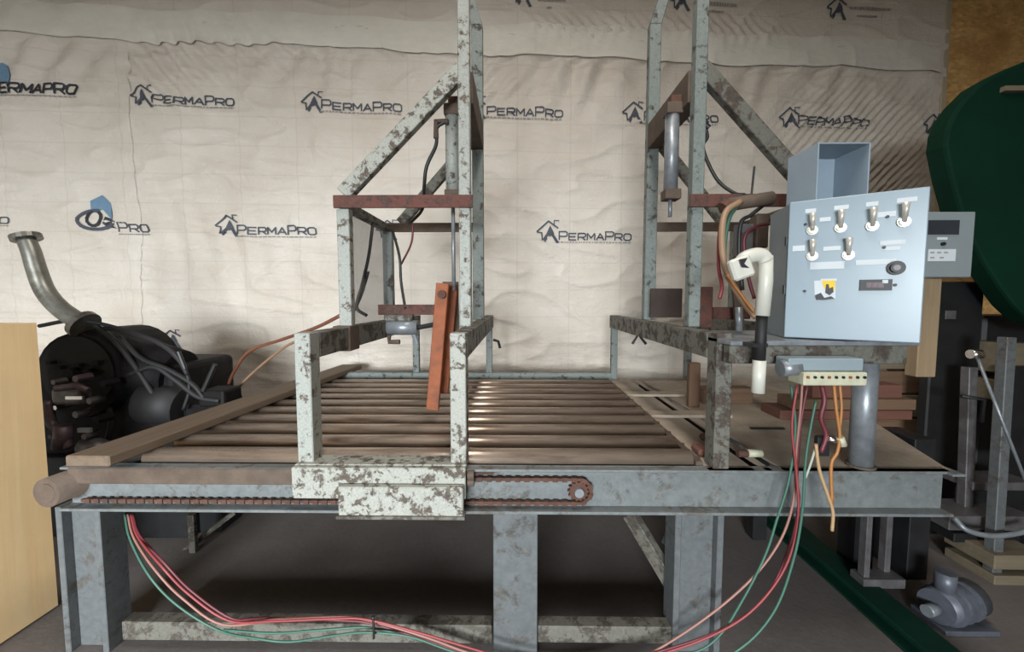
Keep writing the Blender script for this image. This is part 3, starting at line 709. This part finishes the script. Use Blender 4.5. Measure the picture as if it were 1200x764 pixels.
# pvc pipe with elbow
yp = 1.70
pv = thing('pvc_pipe', at(890, 460, yp), 'white plastic pipe with elbow and black sleeve, left of the cabinet', 'pipe')
MB().tube([at(897,300,yp), at(897,330,yp), at(893,370,yp)], .028, 16).build('pipe', M['pvc'], pv, smooth=True)
MB().tube(smooth_path([at(866,314,yp), at(872,304,yp), at(884,299,yp), at(893,300,yp), at(897,306,yp)], 5), [.030]*20+[.030], 14).build('elbow', M['pvc'], pv, smooth=True)
MB().bar(at(864,302,yp-.045), at(872,326,yp-.045), .035, .085, (1,0,.2)).build('elbow_socket', M['pvc'], pv, bevel=.008)
q = [at(x, y, yp-.074) for x, y in ((866,304),(876,302),(872,309),(878,314),(869,313))]
MB().prism(q, (0,-.002,0)).build('black_mark', M['black'], pv)
MB().box((at(888,404,yp).x-.03, yp-.02, SH-.02), (at(888,404,yp).x+.03, 1.765, SH-.004)).build('clip', M['dark'], pv)
MB().tube([at(893,369,yp), at(890,423,yp)], .022, 14).build('sleeve', M['rubber'], pv, smooth=True)
MB().tube([at(890,422,yp), at(888,460,yp)], .026, 16).build('pipe_end', M['pvc'], pv, smooth=True)

# ------------------------------------------------------------------ cables
def wire(pxs, r, m, label, cat='wire', name='wire', group=None):
    o = MB().tube(smooth_path([at(x, y, Y) for x, y, Y in pxs], 6), r, 8).build(name, M[m], smooth=True)
    return tag(o, label, cat, group)
yw = 1.80
def trunk(dx, dy, top, yo):
    return [(150+dx*.6, 603+0*dy, 1.97), (157+dx*.7, 630+dy*.3, 1.9), (182+dx, 668+dy, yw+yo), (215+dx, 702+dy, yw+yo), (262+dx, 732+dy*.8, yw+yo)]
wire(trunk(0,0,0,0) + [(330,725,1.8), (400,723,1.8), (440,729,1.8), (500,747,1.8), (560,768,1.8), (640,784,1.8), (720,780,1.8), (765,764,1.8), (830,722,1.8), (882,677,1.8), (915,632,1.8), (930,585,1.8), (933,530,1.8), (938,480,1.8), (940,450,1.8)], .0055, 'w_salmon', 'salmon pink cable looping along the floor to the terminal block')
wire(trunk(6,-6,0,-.02) + [(320,728,1.77), (390,725,1.77), (430,726,1.77), (490,741,1.77), (550,759,1.77), (620,778,1.77), (700,781,1.77), (775,766,1.77), (840,742,1.77), (885,712,1.77), (920,665,1.77), (935,610,1.77), (933,550,1.77), (928,500,1.77), (934,452,1.77)], .0055, 'w_red', 'bright red cable looping along the floor to the terminal block')
wire(trunk(-6,8,0,.02) + [(300,748,1.79), (340,752,1.79), (390,745,1.79), (430,741,1.79), (480,746,1.79), (530,763,1.79), (600,783,1.79), (700,783,1.79), (800,768,1.79), (840,748,1.79), (872,700,1.79), (897,650,1.79), (910,610,1.79), (925,560,1.79), (932,500,1.79), (927,452,1.79)], .0055, 'w_green', 'green cable hanging lowest below the left end of the table')
wire([(262,738,1.8), (320,742,1.8), (380,738,1.8), (436,736,1.82), (500,752,1.82), (580,776,1.82), (700,784,1.82), (820,778,1.75), (870,758,1.75), (908,715,1.75), (930,655,1.75), (940,600,1.75), (944,540,1.75), (950,500,1.75), (956,470,1.75)], .0055, 'w_green', 'second green cable, outermost loop right of the front leg')
wire(trunk(10,-9,0,.03) + [(310,724,1.82), (400,727,1.82), (436,731,1.82), (500,750,1.82), (590,778,1.82), (700,780,1.82), (790,758,1.82), (850,735,1.82), (897,700,1.82), (925,640,1.82), (936,590,1.82), (934,560,1.82), (938,500,1.82), (946,452,1.82)], .0055, 'w_dkred', 'dark red cable in the bundle under the table')
wire([(437,722,1.77), (438,735,1.765), (438,748,1.77)], .006, 'w_black', 'black cable tie around the cable bundle on the floor', 'cable tie', 'cable_tie')
wire([(977,450,1.76), (980,480,1.74), (984,510,1.74), (981,530,1.74), (974,545,1.74), (975,590,1.74), (972,575,1.74)][:6], .007, 'w_orange', 'thick orange wire hanging from the terminal block, left of the pair')
wire([(984,450,1.76), (986,480,1.75), (983,512,1.75), (987,522,1.75)], .006, 'w_orange', 'short orange wire hanging from the terminal block, right of the pair')
wire([(956,520,1.74), (960,550,1.74), (970,580,1.74), (976,600,1.74), (975,622,1.74)], .007, 'w_peach', 'peach wire dangling below the front beam with bare end')
wire([(957,520,1.75), (951,540,1.75), (944,560,1.75)], .005, 'w_pale', 'short pale wire curling left under the terminal block')
wire([(963,452,1.78), (966,470,1.76), (962,490,1.76), (968,510,1.76), (962,530,1.76)], .010, 'w_dkred', 'short dark red wire in the tangle under the terminal block')
cn = thing('wire_connector', at(968, 530, 1.76), 'black wire connector dangling under the terminal block', 'connector')
MB().box(at(958, 535, 1.77), at(974, 512, 1.77)+V((0,.03,0))).build('housing', M['black'], cn, bevel=.005)
MB().tube([at(970,514,1.75), at(988,518,1.75)], .012, 8).build('lug', M['chrome'], cn, smooth=True)
MB().tube([at(984,512,1.745), at(988,522,1.745)], .016, 8).build('cap', M['cream'], cn, smooth=True)
wire([(264,466,3.2), (272,440,3.1), (292,412,3.0), (330,398,2.9), (370,384,2.7), (400,369,2.6)], .012, 'w_brown', 'brown hose arching from behind the plank to the left gantry', 'hose', 'air_hose')
wire([(268,470,3.25), (285,448,3.2), (310,425,3.1), (335,406,3.0), (352,398,2.9)], .010, 'w_tan', 'thin tan hose below the brown hose by the left gantry', 'hose', 'air_hose')

# ------------------------------------------------------------------ engine, left
ey = 2.85
en = thing('engine', (at(140, 460, ey).x, ey+.2, 0), 'black engine with curved exhaust stack beside the plywood crate', 'engine')
def E(x, y, Y=ey): return at(x, y, Y)
MB().box((E(20,500).x, ey+.02, .0), (E(215,500).x, ey+.75, .60)).build('skid_frame', M['dark'], en, bevel=.01)
MB().box((E(20,470).x, ey+.06, .60), (E(200,500).x, ey+.7, 1.28)).build('engine_block', M['eng'], en, bevel=.05, seg=3)
c0 = E(92, 440, ey-.02)
MB().tube([c0, c0+V((0,.10,0)), c0+V((0,.5,0))], [.30,.33,.33], 28).build('shroud', M['eng'], en, smooth=False)
MB().tube([c0+V((0,-.01,.02)), c0+V((0,-.005,.02))], .26, 28).build('fan_opening', M['blackhole'], en)  # flat disc, the opening's inner shade put into its black colour
MB().tube([c0+V((0,-.07,.02)), c0+V((0,.0,.02))], .04, 16).build('hub', M['eng'], en)
c1 = E(150, 430, ey+.1)
MB().tube([c1+V((-.12,.1,0)), c1+V((.30,.1,-.08))], [.24,.19], 20).build('air_cleaner', M['eng'], en, smooth=True)
c1 = E(190, 470, ey+.1)
MB().tube([c1+V((-.1,0,.0)), c1+V((.18,0,-.04))], [.16,.15], 18).build('alternator', M['rubber'], en, smooth=True)
c2 = E(80, 465, ey-.14)
MB().box(c2+V((-.09,-.03,-.05)), c2+V((.12,.05,.06))).build('pump_body', M['eng_grey'], en, bevel=.02, seg=2)
MB().tube([E(66,455,ey-.16), E(90,452,ey-.16), E(104,458,ey-.16)], .022, 10).build('fuel_pipe', M['purple'], en, smooth=True)
MB().bar(E(78,466,ey-.20), E(98,466,ey-.20), .02, .025).build('bracket', M['chrome'], en, bevel=.002)
MB().bar(E(92,504,ey-.20), E(107,504,ey-.20), .02, .03).build('bracket', M['galv'], en, bevel=.002)
MB().tube(smooth_path([E(56,470,ey-.15), E(60,495,ey-.15), E(72,505,ey-.15), E(80,525,ey-.15)]), .03, 10).build('coolant_hose', M['purple'], en, smooth=True)
MB().tube([E(75,498,ey-.15), E(72,525,ey-.15)], .05, 14).build('filter', M['purple'], en, smooth=True)
MB().tube([E(100,520,ey-.1), E(125,530,ey-.1)], .07, 14).build('filter', M['eng_grey'], en, smooth=True)
ex = smooth_path([E(31,281), E(37,296), E(43,316), E(53,341), E(71,362), E(98,380)], 6)
exo = MB().tube(ex, [.050+.010*(i/len(ex)) for i in range(len(ex))], 18).build('exhaust_stack', M['exh'], en, smooth=True)
e0 = E(31,279); dirx = (ex[0]-ex[2]).normalized()
MB().tube([e0-dirx*.01, e0+dirx*.02], .082, 20).build('flange', M['exh'], exo)
e1 = E(98,380); dirx = (ex[-1]-ex[-3]).normalized()
MB().tube([e1-dirx*.02, e1+dirx*.02], .10, 20).build('flange', M['exh'], exo)
hose([E(46,382), E(80,376), E(110,378), E(140,385), E(180,398), E(205,415), E(220,440)], 0.0136, 'rubber', en, 'hose', 8)
hose([E(110,380), E(135,400), E(155,425), E(175,455), E(190,480)], 0.0186, 'rubber', en, 'hose', 8)
hose([E(118,384), E(150,390), E(190,405), E(215,430), E(222,455), E(215,480)], 0.0124, 'rubber', en, 'hose', 8)
hose([E(140,395), E(165,420), E(195,432), E(225,450), E(240,468)], 0.0155, 'rubber', en, 'hose', 8)
hose([E(150,440), E(180,430), E(205,445), E(232,465), E(258,470)], 0.0186, 'rubber', en, 'hose', 8)
hose([E(110,450), E(125,470), E(130,500), E(120,530)], 0.0186, 'rubber', en, 'hose', 8)
MB().tube([E(209,412), E(217,432)], .014, 8).build('lever', M['dark'], en)
MB().tube([E(238,458), E(252,427)], .016, 8).build('lever', M['dark'], en)
MB().box(E(232,478), E(262,458)+V((0,.2,0))).build('battery_box', M['eng'], en, bevel=.02, seg=2)
MB().box((E(205,480).x, ey+.05, .5), (E(244,480).x, ey+.4, 1.0)).build('side_tank', M['eng'], en, bevel=.04, seg=2)
MB().box((E(210,480).x, ey+.1, 0), (E(240,480).x, ey+.35, .52)).build('tank_stand', M['dark'], en, bevel=.01)

for k_, (x_, y_, r_, m_) in enumerate(((62,448,.022,'eng_grey'), (88,444,.03,'purple'), (104,470,.028,'eng_grey'), (64,478,.02,'chrome'), (112,492,.035,'eng'), (88,486,.03,'eng_grey'), (58,512,.02,'purple'), (98,512,.026,'eng_grey'), (120,450,.03,'eng'))):
    q_ = E(x_, y_, ey-.16); MB().tube([q_, q_+V((.01,.09,.0))], [r_*.8, r_], 8).build('fitting', M[m_], en)
for k_ in range(6):
    q_ = E(58+k_*11, 425+((k_*7) % 5)*3, ey-.06); MB().box(q_-V((.02,.01,.012)), q_+V((.02,.05,.012))).build('clip', M['eng'], en, bevel=.003)

# ------------------------------------------------------------------ plywood crate, left
cx = at(43, 378, 2.2).x; cz1 = at(43, 378, 2.2).z
cr = thing('plywood_crate', (cx-.35, 1.75, 0), 'pale plywood crate at the left edge of the view', 'crate')
for i, (y0, y1) in enumerate(((1.30,1.60), (1.605,1.88), (1.885,2.2))):
    MB().box((cx-.02, y0, .01), (cx, y1, cz1)).build('side_board', M['ply'] if i != 1 else M['ply_b'], cr, bevel=.002)
MB().box((cx-.70, 2.18, .01), (cx-.02, 2.2, cz1-.002)).build('end_board', M['ply_b'], cr, bevel=.002)
MB().box((cx-.70, 1.30, .01), (cx-.68, 2.18, cz1-.002)).build('side_board', M['ply'], cr, bevel=.002)
MB().box((cx-.70, 1.28, .01), (cx-.02, 1.30, cz1-.002)).build('end_board', M['ply'], cr, bevel=.002)
MB().box((cx-.69, 1.3, cz1-.02), (cx-.02, 2.18, cz1)).build('lid', M['ply'], cr, bevel=.002)

# ------------------------------------------------------------------ green band saw, right
gy = 2.75
gs = thing('band_saw', (at(1200, 500, gy).x, gy+.3, 0), 'tall machine with big dark green round wheel guard at the right edge', 'saw')
outl = [(1083,180),(1085,162),(1092,145),(1104,128),(1122,110),(1148,95),(1175,84),(1205,76),(1250,72),(1300,82),(1345,112),(1372,160),(1378,215),(1366,275),(1335,330),(1290,368),(1245,386),(1205,386),(1178,375),(1160,358),(1145,338),(1128,312),(1112,282),(1100,250),(1090,215)]
pts = [V((p.x, gy, p.z)) for p in (at(x, y, gy+.14) for x, y in outl)]
MB().prism(pts, (0,.14,0)).build('wheel_guard', M['green_m'], gs, bevel=.02, seg=2)
MB().box(at(1178,106,gy-.03), at(1205,100,gy-.03)+V((0,.03,0))).build('latch_plate', M['tan'], gs)
def gbox(name, x0, y0, x1, y1, Y, d, m, bv=.005): return MB().box(at(x0, y0, Y), at(x1, y1, Y)+V((0,d,0))).build(name, M[m], gs, bevel=bv)
c = at(1092, 400, 3.0); c2 = at(1150, 400, 3.0)
MB().box((c.x, 3.0, .0), (c2.x, 3.08, at(1100,330,3.0).z)).build('column', M['dark'], gs, bevel=.01)
gbox('column_tag', 1108, 374, 1121, 364, 2.985, .01, 'eng_grey', .001)
c = at(1145, 500, 3.15); c2 = at(1235, 500, 3.15); MB().box((c.x, 3.15, 0), (c2.x, 3.5, at(1200,370,3.15).z)).build('machine_body', M['dark'], gs, bevel=.02)
MB().bar(at(1180,395,2.6), at(1160,708,2.5), .06, .06, (0,1,0)).build('upright', M['leg'], gs, bevel=.004)
MB().bar(at(1136,430,2.8), at(1130,612,2.75), .06, .06, (0,1,0)).build('upright', M['eng_grey'], gs, bevel=.004)
gbox('rail', 1112, 622, 1215, 606, 2.6, .25, 'eng_grey')
gbox('rail', 1118, 636, 1215, 626, 2.62, .2, 'dark')
gbox('panel', 1120, 604, 1215, 570, 2.78, .02, 'dark')
gbox('panel', 1140, 575, 1215, 566, 2.7, .2, 'eng_grey')
gbox('panel', 1170, 540, 1215, 430, 2.85, .05, 'dark')
gbox('frame_box', 1140, 700, 1220, 636, 2.9, .5, 'dark')
for y0, y1 in ((668,652), (690,676)): gbox('step_board', 1165, y0, 1230, y1, 2.45, .3, 'tan')
gbox('step_support', 1215, 730, 1235, 640, 2.5, .2, 'dark')
for y0, y1 in ((437,402), (470,446)): gbox('block', 1168, y0, 1215, y1, 2.95, .2, 'tan')
c = at(1143, 415, 2.35); mb = MB().tube([c+V((-.03,0,.0)), c+V((.03,0,0))], .026, 14); st = mb.build('rod_end', M['chrome'], gs, smooth=True)
MB().tube([at(1145,418,2.35), at(1205,572,2.2)], .008, 12).build('gas_strut', M['galv'], gs, smooth=True)
MB().tube([at(1126,464,2.6), at(1153,468,2.6), at(1150,495,2.6)], .012, 8).build('handle', M['dark'], gs, smooth=True)
MB().tube(smooth_path([at(1118,607,2.5), at(1135,622,2.45), at(1170,628,2.45), at(1215,620,2.45)]), .016, 8).build('tray_rim', M['galv'], gs, smooth=True)
# green skid on the floor
sk = thing('skid_rail', (2.02, 2.4, 0), 'dark green steel skid rail on the floor under the right deck', 'rail')
MB().box((1.93, 1.3, .0), (2.09, 3.4, .015)).build('bottom_flange', M['green_d'], sk, bevel=.003)
MB().box((2.0, 1.3, .015), (2.02, 3.4, .09)).build('web', M['green_d'], sk)
MB().box((1.93, 1.3, .09), (2.09, 3.4, .105)).build('top_flange', M['green_d'], sk, bevel=.003)
# blue-grey gear casting on the floor
gc_ = at(1118, 690, 2.14); gr_ = thing('gear_motor', (gc_.x, 2.14, 0), 'small blue-grey gear motor on the floor beside the green skid', 'motor')
zc = .11
MB().tube([(gc_.x-.12, 2.11, zc+.01), (gc_.x+.14, 2.19, zc+.01)], [.085,.095], 20).build('housing', M['cast'], gr_, smooth=True)
for k in (-.06, .0, .06): MB().tube([(gc_.x+k-.008, 2.14+k*.3, zc+.01), (gc_.x+k+.008, 2.145+k*.3, zc+.01)], .102, 20).build('fin', M['cast'], gr_)
MB().tube([(gc_.x-.06, 2.13, zc+.08), (gc_.x-.06, 2.13, zc+.19)], .045, 14).build('oil_cap', M['cast'], gr_, smooth=True)
MB().tube([(gc_.x-.19, 2.09, zc), (gc_.x-.12, 2.11, zc)], .03, 12).build('shaft', M['galv'], gr_, smooth=True)
MB().box((gc_.x-.12, 2.05, 0), (gc_.x+.16, 2.25, .028)).build('base_plate', M['cast'], gr_, bevel=.005)

# ------------------------------------------------------------------ timber and clutter on the deck
def timber(name, p, q, m, label, cat='timber', bv=.004):
    return tag(MB().box(p, q).build(name, M[m], bevel=bv), label, cat)
def on_deck(px, py): return on_plane(px, py, (0,0,T), (0,0,1))
timber('wood_stake', (1.27, 3.0, T+.001), (1.35, 3.05, T+.33), 'stake', 'upright brown wooden stake under the right gantry rail')
timber('wood_stake', (1.215, 2.45, T+.024-.023), (1.275, 2.51, T+.31), 'stake_r', 'upright reddish wooden stake nearest the right front post')
timber('wood_block', (1.42, 3.1, T+.001), (1.80, 3.22, T+.12), 'plank_x', 'brown wood block on the deck under the control shelf', 'wood block')
timber('board', (1.75, 2.70, T+.001), (2.62, 2.92, T+.06), 'red_board', 'long reddish board on the deck behind the round post, bottom of its pile', 'board')
timber('board', (1.85, 2.72, T+.061), (2.66, 2.90, T+.13), 'plank_x', 'brown board lying on the reddish board behind the round post', 'board')
timber('board', (2.0, 2.76, T+.131), (2.60, 2.9, T+.22), 'red_board', 'short thick reddish board topmost of the pile behind the round post', 'board')
sc_x0 = at(1022, 430, 3.3).x; sc_x1 = at(1086, 430, 3.3).x; sc_z = at(1050, 404, 3.3).z
sl = thing('slatted_crate', ((sc_x0+sc_x1)/2, 3.45, 0), 'weathered brown slatted crate behind the board pile at the right', 'crate')
for k_ in range(7):
    z0_ = .02 + (sc_z-.02)*k_/7
    MB().box((sc_x0, 3.30+.004*(k_ % 2), z0_), (sc_x1, 3.325, z0_+(sc_z-.02)/7-.02)).build('slat', M['plank_x'] if k_ % 2 else M['tan'], sl, bevel=.003)
for x_ in (sc_x0, sc_x1-.05): MB().box((x_, 3.325, 0), (x_+.05, 3.6, sc_z)).build('end_post', M['stake'], sl, bevel=.004)
MB().box((sc_x0+.05, 3.33, sc_z-.03), (sc_x1-.05, 3.6, sc_z-.01)).build('lid', M['tan'], sl, bevel=.003)
p = on_deck(828, 532); timber('wood_offcut', (p.x-.06, p.y-.05, T+.001), (p.x+.05, p.y+.06, T+.04), 'red_board', 'small reddish wood offcut beside the rollers', 'offcut', .012)
p = on_deck(834, 518); timber('wood_offcut', (p.x-.05, p.y-.04, T+.001), (p.x+.05, p.y+.06, T+.035), 'rust', 'small rusty offcut behind the reddish one near the rollers', 'offcut', .012)
p = on_deck(878, 536); bo = thing('bolt', (p.x, p.y, T), 'pale threaded fitting lying on the deck near the front edge', 'fitting')
MB().tube([(p.x-.06, p.y, T+.02), (p.x-.01, p.y, T+.02)], .018, 10).build('head', M['rust'], bo)
MB().tube([(p.x-.01, p.y, T+.022), (p.x+.06, p.y, T+.022)], .02, 12).build('body', M['cream'], bo, smooth=True)
p = on_deck(900, 503); timber('steel_strip', (p.x-.11, p.y-.012, T+.001), (p.x+.10, p.y+.012, T+.012), 'dark', 'thin dark steel strip lying on the deck behind the cables', 'scrap')
